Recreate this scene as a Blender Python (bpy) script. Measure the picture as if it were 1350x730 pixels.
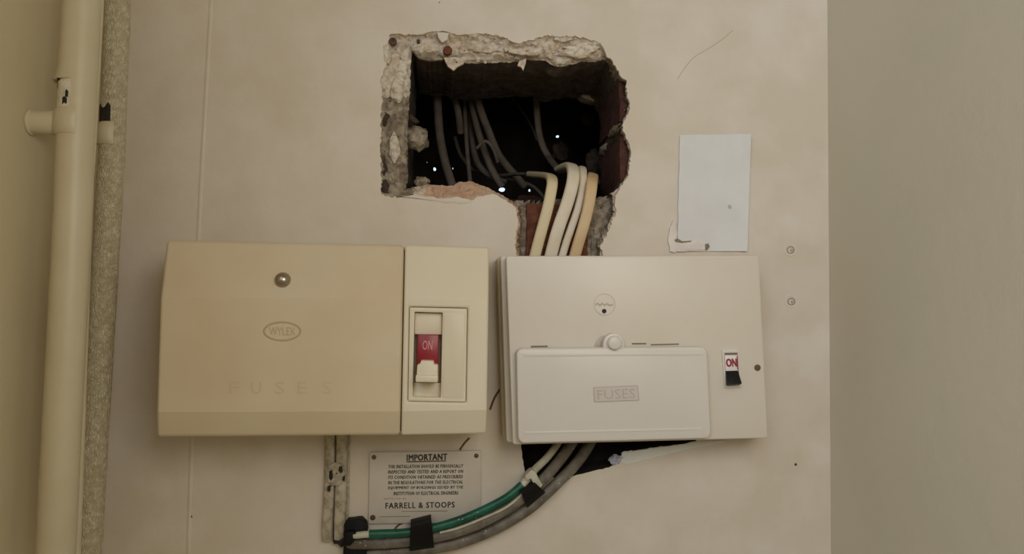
import bpy, bmesh, math, random
from mathutils import Vector, Matrix, noise
from mathutils.geometry import delaunay_2d_cdt, tessellate_polygon
random.seed(7)
PI = math.pi
C = bpy.context.scene.collection
for o in list(bpy.data.objects): bpy.data.objects.remove(o)

# ------------------------------------------------------------------ camera
FPX, DIST = 1060.0, 0.64
yaw, pitch, roll = math.radians(4.5), math.radians(2.92), math.radians(0.77)
fwd = Vector((math.sin(yaw)*math.cos(pitch), math.cos(yaw)*math.cos(pitch), math.sin(pitch)))
rgt0 = Vector((math.cos(yaw), -math.sin(yaw), 0)); up0 = rgt0.cross(fwd)
rgt = rgt0*math.cos(roll) + up0*math.sin(roll)
up = up0*math.cos(roll) - rgt0*math.sin(roll)
CAM = Vector((0, -DIST, 0))
cd = bpy.data.cameras.new('camera'); cam = bpy.data.objects.new('camera', cd); C.objects.link(cam)
cd.sensor_width = 36; cd.lens = 36*FPX/1350; cd.clip_start = 0.01
cam.matrix_world = Matrix(((rgt.x, up.x, -fwd.x, CAM.x), (rgt.y, up.y, -fwd.y, CAM.y), (rgt.z, up.z, -fwd.z, CAM.z), (0, 0, 0, 1)))
bpy.context.scene.camera = cam

# ------------------------------------------------------------------ light
sc = bpy.context.scene
sc.view_settings.view_transform = 'Standard'; sc.view_settings.look = 'None'
sc.view_settings.exposure = 0.0; sc.view_settings.gamma = 1; sc.view_settings.use_curve_mapping = False
w = bpy.data.worlds.new('world'); sc.world = w; w.use_nodes = True
w.node_tree.nodes['Background'].inputs[0].default_value = (1.0, 0.82, 0.52, 1)
w.node_tree.nodes['Background'].inputs[1].default_value = 0.22
def area(name, loc, target, size, power, col):
    l = bpy.data.lights.new(name, 'AREA'); l.shape = 'SQUARE'; l.size = size; l.energy = power; l.color = col
    o = bpy.data.objects.new(name, l); C.objects.link(o); o.location = loc
    o.rotation_euler = (Vector(target)-Vector(loc)).to_track_quat('-Z', 'Y').to_euler(); return o
area('room_lamp', (0.17, -0.78, 0.20), (0.10, 0, 0.10), 0.26, 1.40, (1.0, 0.95, 0.86))
area('added_left_fill', (-0.85, -1.80, 0.80), (0.1, 0, 0.05), 1.1, 13.2, (0.84, 0.98, 1.18))  # unseen fill added from the left to brighten the right wall

# ------------------------------------------------------------------ helpers
def at(px, py, d=0.0):
    """point of the plane d metres in front of the back wall seen at photo pixel (px, py)"""
    v = rgt*(px-675) + up*(365-py) + fwd*FPX
    return CAM + v*((-d - CAM.y)/v.y)
def on_x(px, py, X):
    v = rgt*(px-675) + up*(365-py) + fwd*FPX
    return CAM + v*((X - CAM.x)/v.x)
def px_size(px, py, d):
    return (at(px+1, py, d) - at(px, py, d)).length

def srgb(r, g, b):
    f = lambda c: (c/255/12.92) if c/255 <= 0.04045 else ((c/255+0.055)/1.055)**2.4
    return (f(r), f(g), f(b), 1)

def mat(name, col, rough=0.6, cols=None, cscale=8, cfac=0.5, speck=None, spscale=60, spthr=0.12, bump=0.0, bscale=200, metal=0.0, coat=0.0, spec=0.5, crackle=0.0, detail=6):
    m = bpy.data.materials.new(name); m.use_nodes = True; nt = m.node_tree; N = nt.nodes; L = nt.links
    b = N['Principled BSDF']; b.inputs['Roughness'].default_value = rough; b.inputs['Metallic'].default_value = metal
    b.inputs['Coat Weight'].default_value = coat; b.inputs['Specular IOR Level'].default_value = spec
    tc = N.new('ShaderNodeTexCoord'); base = None
    def rgb(c):
        n = N.new('ShaderNodeRGB'); n.outputs[0].default_value = c; return n.outputs[0]
    def mix(f, a, c):
        n = N.new('ShaderNodeMix'); n.data_type = 'RGBA'; L.new(f, n.inputs[0]); L.new(a, n.inputs[6]); L.new(c, n.inputs[7]); return n.outputs[2]
    def ramp(s, lo, hi, v0=0., v1=1.):
        n = N.new('ShaderNodeMapRange'); n.inputs[1].default_value = lo; n.inputs[2].default_value = hi
        n.inputs[3].default_value = v0; n.inputs[4].default_value = v1; L.new(s, n.inputs[0]); return n.outputs[0]
    base = rgb(col)
    for i, c2 in enumerate(cols or []):
        n = N.new('ShaderNodeTexNoise'); n.inputs['Scale'].default_value = cscale*(1.9**i); n.inputs['Detail'].default_value = detail
        mp = N.new('ShaderNodeMapping'); mp.inputs['Location'].default_value = (i*3.7, i*1.3, i*5.1)
        L.new(tc.outputs['Object'], mp.inputs[0]); L.new(mp.outputs[0], n.inputs['Vector'])
        base = mix(ramp(n.outputs['Fac'], 0.42, 0.68, 0, cfac), base, rgb(c2))
    if speck:
        v = N.new('ShaderNodeTexVoronoi'); v.inputs['Scale'].default_value = spscale; v.inputs['Randomness'].default_value = 1
        L.new(tc.outputs['Object'], v.inputs['Vector'])
        g = N.new('ShaderNodeTexNoise'); g.inputs['Scale'].default_value = spscale*0.31; L.new(tc.outputs['Object'], g.inputs['Vector'])
        s1 = ramp(v.outputs['Distance'], spthr, spthr*0.6)
        s2 = ramp(g.outputs['Fac'], 0.55, 0.62)
        mu = N.new('ShaderNodeMath'); mu.operation = 'MULTIPLY'; L.new(s1, mu.inputs[0]); L.new(s2, mu.inputs[1])
        base = mix(mu.outputs[0], base, rgb(speck))
    hs = None
    if crackle:
        v = N.new('ShaderNodeTexVoronoi'); v.feature = 'DISTANCE_TO_EDGE'; v.inputs['Scale'].default_value = crackle
        mp = N.new('ShaderNodeMapping'); mp.inputs['Scale'].default_value = (1, 1, 0.45)
        L.new(tc.outputs['Object'], mp.inputs[0]); L.new(mp.outputs[0], v.inputs['Vector'])
        hs = ramp(v.outputs['Distance'], 0.0, 0.18)
    if bump:
        n = N.new('ShaderNodeTexNoise'); n.inputs['Scale'].default_value = bscale; n.inputs['Detail'].default_value = 8; n.inputs['Roughness'].default_value = 0.6
        L.new(tc.outputs['Object'], n.inputs['Vector'])
        h = n.outputs['Fac']
        if hs is not None:
            ad = N.new('ShaderNodeMath'); ad.operation = 'ADD'; L.new(h, ad.inputs[0]); L.new(hs, ad.inputs[1]); h = ad.outputs[0]
        bp = N.new('ShaderNodeBump'); bp.inputs['Strength'].default_value = bump; bp.inputs['Distance'].default_value = 0.002
        L.new(h, bp.inputs['Height']); L.new(bp.outputs[0], b.inputs['Normal'])
    L.new(base, b.inputs['Base Color']); return m

MT = dict(
 paint = mat('cream_wall_paint', srgb(214, 202, 184), 0.62, [srgb(206, 192, 168), srgb(222, 211, 200), srgb(226, 218, 206)], 7, 0.6, srgb(120, 100, 78), 46, 0.035, 0.22, 90),
 paint_left = mat('cream_side_paint', srgb(208, 195, 162), 0.6, [srgb(198, 185, 148), srgb(212, 201, 172)], 6, 0.6, srgb(120, 104, 78), 40, 0.035, 0.25, 80),
 paint_right = mat('drab_side_paint', srgb(214, 208, 192), 0.6, [srgb(209, 200, 180), srgb(206, 203, 184)], 5, 0.6, srgb(140, 124, 96), 30, 0.03, 0.22, 80),
 plaster = mat('broken_plaster', srgb(228, 219, 204), 0.9, [srgb(196, 176, 152), srgb(236, 229, 218), srgb(216, 190, 160), srgb(150, 134, 114)], 40, 0.65, srgb(60, 50, 42), 260, 0.22, 0.8, 260),
 mortar_grey = mat('grey_mortar', srgb(168, 154, 134), 0.95, [srgb(124, 108, 90), srgb(190, 178, 158), srgb(76, 64, 54)], 60, 0.7, srgb(40, 34, 28), 300, 0.25, 1.0, 240),
 mortar_dark = mat('dark_mortar', srgb(74, 60, 48), 0.95, [srgb(50, 40, 32), srgb(96, 84, 70), srgb(40, 32, 26)], 38, 0.8, None, 0, 0, 1.0, 160),  # darker mortar colour, mainly for the inside of the hole
 pink_plaster = mat('pink_plaster_ledge', srgb(206, 174, 150), 0.9, [srgb(222, 204, 184), srgb(186, 140, 112)], 40, 0.7, srgb(110, 80, 62), 260, 0.2, 0.9, 260),
 brick_dark = mat('dark_brick', srgb(82, 46, 38), 0.9, [srgb(60, 34, 28), srgb(100, 60, 48), srgb(44, 30, 26)], 45, 0.7, srgb(150, 120, 100), 240, 0.14, 0.9, 220),  # darker brick colour for the inside of the hole
 brick = mat('red_brick', srgb(118, 68, 46), 0.9, [srgb(96, 50, 36), srgb(136, 86, 60), srgb(66, 42, 32)], 45, 0.7, srgb(170, 140, 118), 240, 0.18, 0.9, 220),
 shade_black = mat('cavity_shade_black', srgb(34, 28, 25), 1.0, [srgb(22, 19, 17), srgb(48, 38, 32)], 22, 0.8, None, 0, 0, 0.8, 90),  # near-black colour standing in for the shade inside cavity and recess
 dark_cable = mat('dusty_dark_cable', srgb(98, 88, 78), 0.7, [srgb(66, 58, 52), srgb(120, 108, 94)], 50, 0.6, None, 0, 0, 0.3, 200),
 cable_white = mat('off_white_sheath', srgb(226, 214, 192), 0.5, [srgb(206, 188, 156), srgb(232, 224, 210)], 30, 0.6, srgb(120, 96, 72), 200, 0.05, 0.12, 150),
 cable_tan = mat('tan_sheath', srgb(214, 184, 142), 0.5, [srgb(196, 162, 118), srgb(224, 200, 164)], 30, 0.6, None, 0, 0, 0.12, 150),
 cable_cream = mat('cream_sheath', srgb(222, 206, 168), 0.5, [srgb(206, 184, 140), srgb(228, 214, 186)], 30, 0.6, None, 0, 0, 0.12, 150),
 cable_grey = mat('grey_sheath', srgb(108, 100, 88), 0.5, [srgb(72, 64, 56), srgb(134, 128, 114)], 60, 0.7, srgb(186, 180, 164), 300, 0.2, 0.3, 200),
 green = mat('green_sheath', srgb(0, 80, 58), 0.4, [srgb(0, 58, 42), srgb(30, 112, 88)], 60, 0.6, srgb(170, 186, 170), 320, 0.2, 0.1, 200),
 pale_strand = mat('pale_painted_strand', srgb(196, 192, 170), 0.6, [srgb(160, 156, 130), srgb(214, 208, 190)], 90, 0.6, None, 0, 0, 0.4, 200),
 tape = mat('black_tape', srgb(17, 15, 15), 0.6, [srgb(26, 23, 22)], 30, 0.5, None, 0, 0, 0.4, 90, spec=0.2),
 cream = mat('aged_cream_plastic', srgb(214, 197, 167), 0.40, [srgb(203, 181, 147), srgb(216, 202, 176)], 9, 0.6, srgb(168, 138, 96), 70, 0.03, 0.05, 160),
 cream_lit = mat('cream_lit_plastic', srgb(227, 216, 192), 0.42, [srgb(222, 209, 182)], 12, 0.5, None, 0, 0, 0.04, 160),  # cover plastic lightened to carry the brighter light on the switch side
 cream_mark = mat('dark_relief_edge', srgb(190, 170, 132), 0.5),  # darker than the cover, for the oval emblem and its lettering
 cream_relief_shade = mat('letter_shade_tint', srgb(203, 186, 152), 0.45),  # darker tint stands in for the shading round the raised letters
 plug_dirt = mat('dirty_plug_ring', srgb(160, 142, 124), 0.7),
 logo_grey = mat('grubby_logo_field', srgb(208, 200, 192), 0.45),
 joint_brown = mat('dark_joint_strip', srgb(70, 54, 36), 0.8),
 white = mat('off_white_plastic', srgb(222, 213, 198), 0.38, [srgb(214, 203, 182), srgb(226, 219, 208)], 8, 0.5, srgb(160, 140, 110), 60, 0.025, 0.04, 160),
 flap = mat('clean_white_plastic', srgb(224, 217, 208), 0.36, [srgb(218, 211, 202), srgb(230, 224, 216)], 8, 0.4, None, 0, 0, 0.05, 120),
 white_mark = mat('grey_relief', srgb(190, 180, 168), 0.5),
 backbox = mat('yellowed_base_plastic', srgb(196, 182, 150), 0.5, [srgb(176, 158, 124)], 20, 0.6),
 red = mat('red_plastic', srgb(150, 14, 30), 0.35, [srgb(126, 10, 26)], 30, 0.5),
 red_print = mat('red_print', srgb(142, 26, 44), 0.5),
 pink_print = mat('pale_print', srgb(226, 150, 150), 0.5),
 white_label = mat('white_label', srgb(236, 226, 222), 0.5),
 black = mat('black_plastic', srgb(20, 18, 17), 0.45, spec=0.3),
 ink = mat('black_print', srgb(50, 42, 40), 0.6, [srgb(84, 76, 72)], 60, 0.6),
 faint_ink = mat('faded_print', srgb(128, 116, 96), 0.6),
 plate = mat('off_white_sign_plate', srgb(208, 198, 184), 0.5, [srgb(196, 184, 166), srgb(214, 206, 194)], 25, 0.6, srgb(140, 122, 100), 90, 0.05, 0.08, 150),
 steel = mat('tarnished_steel', srgb(176, 164, 148), 0.28, None, metal=1.0),
 brass = mat('brown_screw', srgb(112, 96, 70), 0.5, [srgb(80, 66, 46)], 300, 0.6, metal=0.4),
 rust = mat('rusty_screw', srgb(92, 68, 50), 0.7, [srgb(60, 44, 34)], 300, 0.6),
 paper = mat('grey_white_paper', srgb(224, 223, 222), 0.8, [srgb(216, 214, 212), srgb(230, 229, 227)], 22, 0.6, srgb(176, 170, 168), 40, 0.05, 0.15, 150),
 torn = mat('torn_paper', srgb(232, 224, 218), 0.8, [srgb(214, 196, 188)], 60, 0.6, srgb(120, 110, 108), 150, 0.1, 0.3, 200),
 undercoat = mat('bluish_undercoat', srgb(228, 230, 226), 0.85, [srgb(214, 216, 212), srgb(232, 228, 218)], 50, 0.6, None, 0, 0, 0.4, 200),
 blue_plaster = mat('blue_stained_plaster', srgb(176, 182, 204), 0.9, [srgb(90, 92, 120), srgb(214, 214, 222)], 120, 0.7, None, 0, 0, 0.8, 240),
 pipe = mat('glossy_cream_pipe_paint', srgb(204, 193, 164), 0.42, [srgb(195, 182, 150), srgb(210, 200, 174)], 14, 0.6, srgb(140, 122, 90), 60, 0.03, 0.25, 70),
 pipe_rough = mat('crackled_pipe_paint', srgb(196, 184, 152), 0.45, [srgb(184, 170, 136), srgb(226, 218, 194)], 130, 0.75, None, 0, 0, 0.55, 200, crackle=620),
 bare_pipe = mat('bare_whitish_paint', srgb(228, 222, 202), 0.6, [srgb(190, 180, 150), srgb(226, 220, 200)], 120, 0.6, None, 0, 0, 0.8, 220),
 black_bare = mat('blackened_metal', srgb(30, 25, 22), 0.7, [srgb(52, 44, 38)], 150, 0.5, None, 0, 0, 0.6, 220),
 capping = mat('chipped_cable_paint', srgb(192, 180, 156), 0.7, [srgb(160, 146, 120), srgb(206, 196, 176), srgb(110, 98, 80)], 60, 0.6, srgb(50, 42, 36), 170, 0.16, 0.6, 200),
 crack = mat('crack_dirt', srgb(104, 86, 68), 0.9),
)

def thing(name, label, cat, loc, group=None):
    o = bpy.data.objects.new(name, None); C.objects.link(o); o.location = loc; o.empty_display_size = 0.01
    o['label'] = label; o['category'] = cat
    if group: o['group'] = group
    return o
def tag(o, label, cat, group=None):
    o['label'] = label; o['category'] = cat
    if group: o['group'] = group
    return o
def obj(name, verts, faces, m, parent=None, smooth=40, bevel=0.0, seg=2, fmats=None, pivot=None):
    off = Vector(pivot) if pivot is not None else Vector((0, 0, 0))
    p = parent; base = Vector((0, 0, 0))
    while p is not None: base = base + p.location; p = p.parent
    me = bpy.data.meshes.new(name)
    me.from_pydata([Vector(v)-off-base for v in verts] if pivot is None else [Vector(v)-off for v in verts], [], faces)
    for x in (m if isinstance(m, list) else [m]): me.materials.append(MT[x])
    if fmats: me.polygons.foreach_set('material_index', fmats)
    bm = bmesh.new(); bm.from_mesh(me); bmesh.ops.recalc_face_normals(bm, faces=bm.faces[:])
    if bevel:
        es = [e for e in bm.edges if len(e.link_faces) == 2 and e.calc_face_angle(0) > math.radians(32)]
        bmesh.ops.bevel(bm, geom=es, offset=bevel, segments=seg, profile=0.5, affect='EDGES', clamp_overlap=True)
    bm.to_mesh(me); bm.free()
    if smooth:
        me.polygons.foreach_set('use_smooth', [True]*len(me.polygons)); me.set_sharp_from_angle(angle=math.radians(smooth))
    o = bpy.data.objects.new(name, me); C.objects.link(o)
    if parent is not None: o.parent = parent
    if pivot is not None: o.location = off - base
    return o

def quad_pt(q, u, v):  # q = TL, TR, BR, BL in pixels
    (ax, ay), (bx, by), (cx, cy), (dx, dy) = q
    return ((ax*(1-u)+bx*u)*(1-v)+(dx*(1-u)+cx*u)*v, (ay*(1-u)+by*u)*(1-v)+(dy*(1-u)+cy*u)*v)
def rrect(q, r, n=5):
    W = math.hypot(q[1][0]-q[0][0], q[1][1]-q[0][1]); H = math.hypot(q[3][0]-q[0][0], q[3][1]-q[0][1]); pts = []
    for (cu, cv, a0) in ((r/W, r/H, PI), (1-r/W, r/H, 1.5*PI), (1-r/W, 1-r/H, 0), (r/W, 1-r/H, 0.5*PI)):
        for k in range(n+1):
            a = a0 + k/n*PI/2; pts.append(quad_pt(q, cu+math.cos(a)*r/W, cv+math.sin(a)*r/H))
    return pts
def plate(name, pts, d, back, m, parent=None, bevel=0.0, hole=None, hole_back=None, taper=0.0, seg=2, pivot=None):
    """slab whose front outline is pts (pixels) at depth d, going straight back to depth `back`; optional hole loop of equal count"""
    F = [at(x, y, d) for x, y in pts]; n = len(F)
    cen = sum(F, Vector())/n
    B = [Vector((v.x+(v.x-cen.x)*taper, -back, v.z+(v.z-cen.z)*taper)) for v in F]
    V = F+B; fs = [(i, (i+1) % n, n+(i+1) % n, n+i) for i in range(n)]
    if hole is None:
        fs += [tuple(range(n)), tuple(range(n, 2*n))]
    else:
        HF = [at(x, y, d) for x, y in hole]; hb = back if hole_back is None else hole_back
        HB = [Vector((v.x, -hb, v.z)) for v in HF]; V += HF+HB
        for i in range(n):
            j = (i+1) % n
            fs += [(i, j, 2*n+j, 2*n+i), (2*n+i, 2*n+j, 3*n+j, 3*n+i)]
            if hole_back is None: fs.append((n+i, n+j, 3*n+j, 3*n+i))
        if hole_back is not None: fs += [tuple(range(3*n, 4*n)), tuple(range(n, 2*n))]
    return obj(name, V, fs, m, parent, 40, bevel, seg, pivot=pivot)
def lathe(name, c, axis, prof, m, parent=None, n=20, pivot=None, smooth=40):
    axis = Vector(axis).normalized(); a = axis.orthogonal().normalized(); b = axis.cross(a); V = []; fs = []
    for r, h in prof:
        for k in range(n):
            t = 2*PI*k/n; V.append(c + axis*h + (a*math.cos(t)+b*math.sin(t))*max(r, 1e-6))
    for i in range(len(prof)-1):
        for k in range(n): fs.append((i*n+k, i*n+(k+1) % n, (i+1)*n+(k+1) % n, (i+1)*n+k))
    fs += [tuple(range(n)), tuple(range((len(prof)-1)*n, len(prof)*n))]
    return obj(name, V, fs, m, parent, smooth, pivot=pivot)
def spline(P, n):
    P = [Vector(p) for p in P]; out = []
    for i in range(len(P)-1):
        p0 = P[max(i-1, 0)]; p1 = P[i]; p2 = P[i+1]; p3 = P[min(i+2, len(P)-1)]
        for k in range(n):
            t = k/n; out.append(0.5*((2*p1)+(p2-p0)*t+(2*p0-5*p1+4*p2-p3)*t*t+(3*p1-p0-3*p2+p3)*t**3))
    return out+[P[-1]]
def sweep(name, P, w, t, m, parent=None, n=6, sides=12, ref=Vector((1, 0, 0)), pivot=None, power=1.0, rad=None, wob=0.0):
    """tube of half-width w and half-thickness t along P; ref = width direction at the last point"""
    Q = spline(P, n); V = []; fs = []; k = len(Q); T = []
    for i in range(k): T.append((Q[min(i+1, k-1)]-Q[max(i-1, 0)]).normalized())
    fr = [None]*k; r = ref - T[-1]*ref.dot(T[-1]); r.normalize()
    for i in range(k-1, -1, -1):
        r = r - T[i]*r.dot(T[i]); r.normalize(); fr[i] = r.copy()
    for i in range(k):
        a = fr[i]; b = T[i].cross(a); s = rad(i/(k-1)) if rad else 1.0
        for j in range(sides):
            th = 2*PI*j/sides; c_, s_ = math.cos(th), math.sin(th)
            c_ = math.copysign(abs(c_)**power, c_); s_ = math.copysign(abs(s_)**power, s_)
            f = s*(1+wob*noise.noise(Q[i]*60+Vector((c_, s_, 0))*1.5))
            V.append(Q[i]+a*(w*c_*f)+b*(t*s_*f))
    for i in range(k-1):
        for j in range(sides): fs.append((i*sides+j, i*sides+(j+1) % sides, (i+1)*sides+(j+1) % sides, (i+1)*sides+j))
    fs += [tuple(range(sides)), tuple(range((k-1)*sides, k*sides))]
    return obj(name, V, fs, m, parent, 60, pivot=pivot)
def text(name, body, q, d, thick, m, parent, bold=0.0, res=2, space=1.0):
    cu = bpy.data.curves.new('t', 'FONT'); cu.body = body; cu.resolution_u = res; cu.extrude = 0.5; cu.space_character = space
    to = bpy.data.objects.new('t', cu); C.objects.link(to); dg = bpy.context.evaluated_depsgraph_get()
    me = bpy.data.meshes.new_from_object(to.evaluated_get(dg))
    xs = [v.co.x for v in me.vertices]; ys = [v.co.y for v in me.vertices]
    x0, x1, y0, y1 = min(xs), max(xs), min(ys), max(ys); V = []
    for v in me.vertices:
        p = quad_pt(q, (v.co.x-x0)/(x1-x0), 1-(v.co.y-y0)/(y1-y0)); V.append(at(p[0], p[1], d+(thick if v.co.z > 0 else 0)))
    fs = [tuple(p.vertices) for p in me.polygons]
    if bold:
        n0 = len(V); e = (at(q[0][0]+bold, q[0][1], d)-at(q[0][0], q[0][1], d)); h = (at(q[0][0], q[0][1]+bold*0.6, d)-at(q[0][0], q[0][1], d)); f0 = list(fs)
        V0 = list(V)
        for kk, o_ in enumerate((e, h, e+h)):
            V += [v+o_+Vector((0, -6e-6*(kk+1), 0)) for v in V0]; fs += [tuple(i+n0*(kk+1) for i in f) for f in f0]
    bpy.data.objects.remove(to); bpy.data.curves.remove(cu); bpy.data.meshes.remove(me)
    return obj(name, V, fs, m, parent, 0)
def box(x0, y0, x1, y1): return [(x0, y0), (x1, y0), (x1, y1), (x0, y1)]

# ------------------------------------------------------------------ structure
XL = at(141, 165).x; XR = at(1093, 365).x; ZT, ZB, YF = 0.52, -0.52, -0.72
def jag(poly, step=3.0, amp=1.0, closed=True):
    out = []; n = len(poly)
    for i in range(n if closed else n-1):
        a = Vector(poly[i]).to_2d(); b = Vector(poly[(i+1) % n]).to_2d(); k = max(1, int((b-a).length/step))
        nr = Vector((-(b-a).y, (b-a).x)).normalized()
        for j in range(k):
            t = j/k; p = a.lerp(b, t)
            s = 0 if j == 0 else random.uniform(-amp, amp)
            out.append((p.x+nr.x*s, p.y+nr.y*s))
    return out
HOLE = [(543,68),(549,75),(565,79),(586,78),(597,83),(613,83),(625,84),(661,82),(683,82),(694,79),(719,80),(731,87),(744,87),(767,81),(785,82),(795,78),(806,81),(811,90),(818,103),(825,107),(824,120),(829,137),(827,147),(821,159),(819,171),(822,176),(830,199),(827,230),(815,248),(803,256),
        (801,258),(780,261),(740,262),(705,263),(684,264),(671,262),(652,252),(638,245),(621,239),(604,240),(598,245),(562,243),(550,246),(534,250),(538,235),(537,190),(538,159),(540,128),(541,100)]
CH_L = [(652,252),(671,262),(683,272),(687,293),(683,315),(685,332),(684,440)]
CH_R = [(800,440),(790,332),(787,324),(798,304),(808,281),(807,258),(803,256)]
# outer outline of everything that has lost its paint
OUT = [(513,46),(530,45),(550,46),(575,41),(591,42),(604,46),(632,44),(656,46),(683,57),(701,53),(720,47),(760,48),(774,51),(792,57),(796,64),(800,75),(807,79.5),(812.5,89),(819.5,102),(826.5,106),(825.6,120),(830.6,137),(828.8,147.6),(822.6,159.4),(820.8,171),(823.8,175.4),(831.8,199),(828.8,231),(816.8,249.5),
       (811,258),(812,281),(802,305),(791,325),(794,333),(804,440),(680,440),(681,332),(679,315),(683,293),(679,273),(667,263),(650,255),(643,257),(631,259),(618,266),(604,260),(584,264),(568,260),(549,257),(526,260),(513,259),(503,256),(502,203),(502,155),(504,130),(501,107),(510,83)]
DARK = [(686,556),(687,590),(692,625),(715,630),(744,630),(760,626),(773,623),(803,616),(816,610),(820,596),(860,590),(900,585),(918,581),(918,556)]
random.seed(3)
HOLEJ = jag(HOLE, 3, 0.9); OUTJ = [p for p in jag(OUT, 2.6, 1.3)]; DARKJ = jag(DARK, 4, 0.5)
CHJ = jag([(680.5,436),(684,332)]+CH_L[4::-1]+[(671,262)], 3, 0.8, False)
def inside(p, poly):
    x, y = p; c = False; n = len(poly); j = n-1
    for i in range(n):
        xi, yi = poly[i]; xj, yj = poly[j]
        if (yi > y) != (yj > y) and x < (xj-xi)*(y-yi)/(yj-yi)+xi: c = not c
        j = i
    return c
verts = []; edges = []
def loop(poly):
    s = len(verts); n = len(poly)
    for p in poly: verts.append(Vector(p))
    for i in range(n): edges.append((s+i, s+(i+1) % n))
def proj(X, Z):   # world point on back wall -> pixel
    v = Vector((X, 0, Z))-CAM; f = v.dot(fwd); return (675+FPX*v.dot(rgt)/f, 365-FPX*v.dot(up)/f)
RECT = [proj(XL, ZT), proj(XR, ZT), proj(XR, ZB), proj(XL, ZB)]
loop(RECT); loop(OUTJ); loop(HOLEJ); loop(DARKJ)
for gy in range(36, 445, 3):
    for gx in range(496, 840, 3):
        p = (gx+random.uniform(-1, 1), gy+random.uniform(-1, 1))
        if inside(p, OUTJ) and not inside(p, HOLEJ) and (gy < 300 or gx < 0 or gy % 4 == 0): verts.append(Vector(p))
vo, eo, fo, *_ = delaunay_2d_cdt(verts, edges, [], 0, 1e-4)
wallf = []; rubf = []
CHASE = [(671,262),(683,272),(687,293),(683,315),(685,332),(684,440),(800,440),(790,332),(787,324),(798,304),(808,281),(807,258),(803,256),(780,261),(740,262),(705,263),(684,264)]
for f in fo:
    c = sum((vo[i] for i in f), Vector((0, 0)))/len(f)
    if inside(c, HOLEJ) or inside(c, DARKJ) or not inside(c, RECT): continue
    (rubf if inside(c, OUTJ) else wallf).append(f)
def submesh(fs, dep):
    ids = sorted({i for f in fs for i in f}); mp = {g: k for k, g in enumerate(ids)}
    return [at(vo[i].x, vo[i].y, dep(vo[i])) for i in ids], [tuple(mp[i] for i in f) for f in fs]
V, fs = submesh(wallf, lambda p: 0.0)
def rim(V, fs, poly, d0, d1):
    s = len(V); n = len(poly)
    V += [at(x, y, d0) for x, y in poly]
    V += [Vector((v.x, -d1, v.z)) for v in V[s:s+n]]
    fs += [(s+i, s+(i+1) % n, s+n+(i+1) % n, s+n+i) for i in range(n)]
rim(V, fs, OUTJ, 0.0, -0.003)
wall = obj('wall_back', V, fs, 'paint', None, 30); wall['kind'] = 'structure'
wall['label'] = 'cream painted back wall with a ragged hole broken through it'
Vr, fr_ = [], []
rim(Vr, fr_, OUTJ, -0.0028, -0.024); obj('plaster_edge', Vr, fr_, 'mortar_grey', wall, 30)
def segdist(p, poly):
    best = 1e9; n = len(poly)
    for i in range(n):
        a = Vector(poly[i]); b = Vector(poly[(i+1) % n]); ab = b-a; t = max(0, min(1, (Vector(p)-a).dot(ab)/max(ab.length_squared, 1e-9)))
        best = min(best, (a+ab*t-Vector(p)).length)
    return best
def rub_d(p):
    x, y = p; do = segdist(p, OUT); dh = segdist(p, HOLE)
    if inside(p, CHASE): 
        return -0.020-0.004*noise.fractal(Vector((x, y, 3))*0.06, 1.0, 2.0, 4) if dh > 1 else -0.021
    n1 = noise.fractal(Vector((x, y, 0))*0.075, 0.9, 2.0, 4); n2 = noise.noise(Vector((x, y, 9))*0.22)
    d = -0.0015 - 0.0045*min(1, do/8) + 0.0032*n1 + 0.0013*n2
    if y < 95 and x > 545 : d -= 0.004*max(0, 1-dh/14)
    if dh < 5: d -= 0.004*(1-dh/5)
    return min(d, -0.0004)
V, fs = submesh(rubf, rub_d)
def facemat(f, src):
    c = sum((vo[i] for i in src), Vector((0, 0)))/3; x, y = c
    if inside(c, CHASE): return 1
    if y > 228 and 560 < x < 690: return 2
    if x < 546 and y > 128: return 1
    return 0
obj('broken_plaster', V, fs, ['plaster', 'mortar_grey', 'pink_plaster'], wall, 25, fmats=[facemat(None, f) for f in rubf])

# reveal (sides of the hole through the brickwork)
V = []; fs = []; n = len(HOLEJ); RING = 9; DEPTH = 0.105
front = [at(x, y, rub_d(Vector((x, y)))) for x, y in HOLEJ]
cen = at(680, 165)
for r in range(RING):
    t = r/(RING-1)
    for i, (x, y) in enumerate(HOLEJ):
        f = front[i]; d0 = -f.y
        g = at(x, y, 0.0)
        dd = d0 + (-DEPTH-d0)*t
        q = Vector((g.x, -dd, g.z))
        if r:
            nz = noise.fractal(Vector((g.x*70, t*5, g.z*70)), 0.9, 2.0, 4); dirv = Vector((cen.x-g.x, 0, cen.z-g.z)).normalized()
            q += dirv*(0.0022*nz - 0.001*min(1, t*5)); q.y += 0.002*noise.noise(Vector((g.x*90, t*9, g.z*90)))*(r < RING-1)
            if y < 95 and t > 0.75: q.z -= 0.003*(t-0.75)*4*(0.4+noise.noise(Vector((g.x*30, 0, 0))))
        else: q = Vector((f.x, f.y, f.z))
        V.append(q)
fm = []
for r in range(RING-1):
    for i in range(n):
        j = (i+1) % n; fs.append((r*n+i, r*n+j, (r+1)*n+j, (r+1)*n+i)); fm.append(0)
obj('reveal', V, fs, ['mortar_dark'], wall, 30, fmats=fm)

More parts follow.
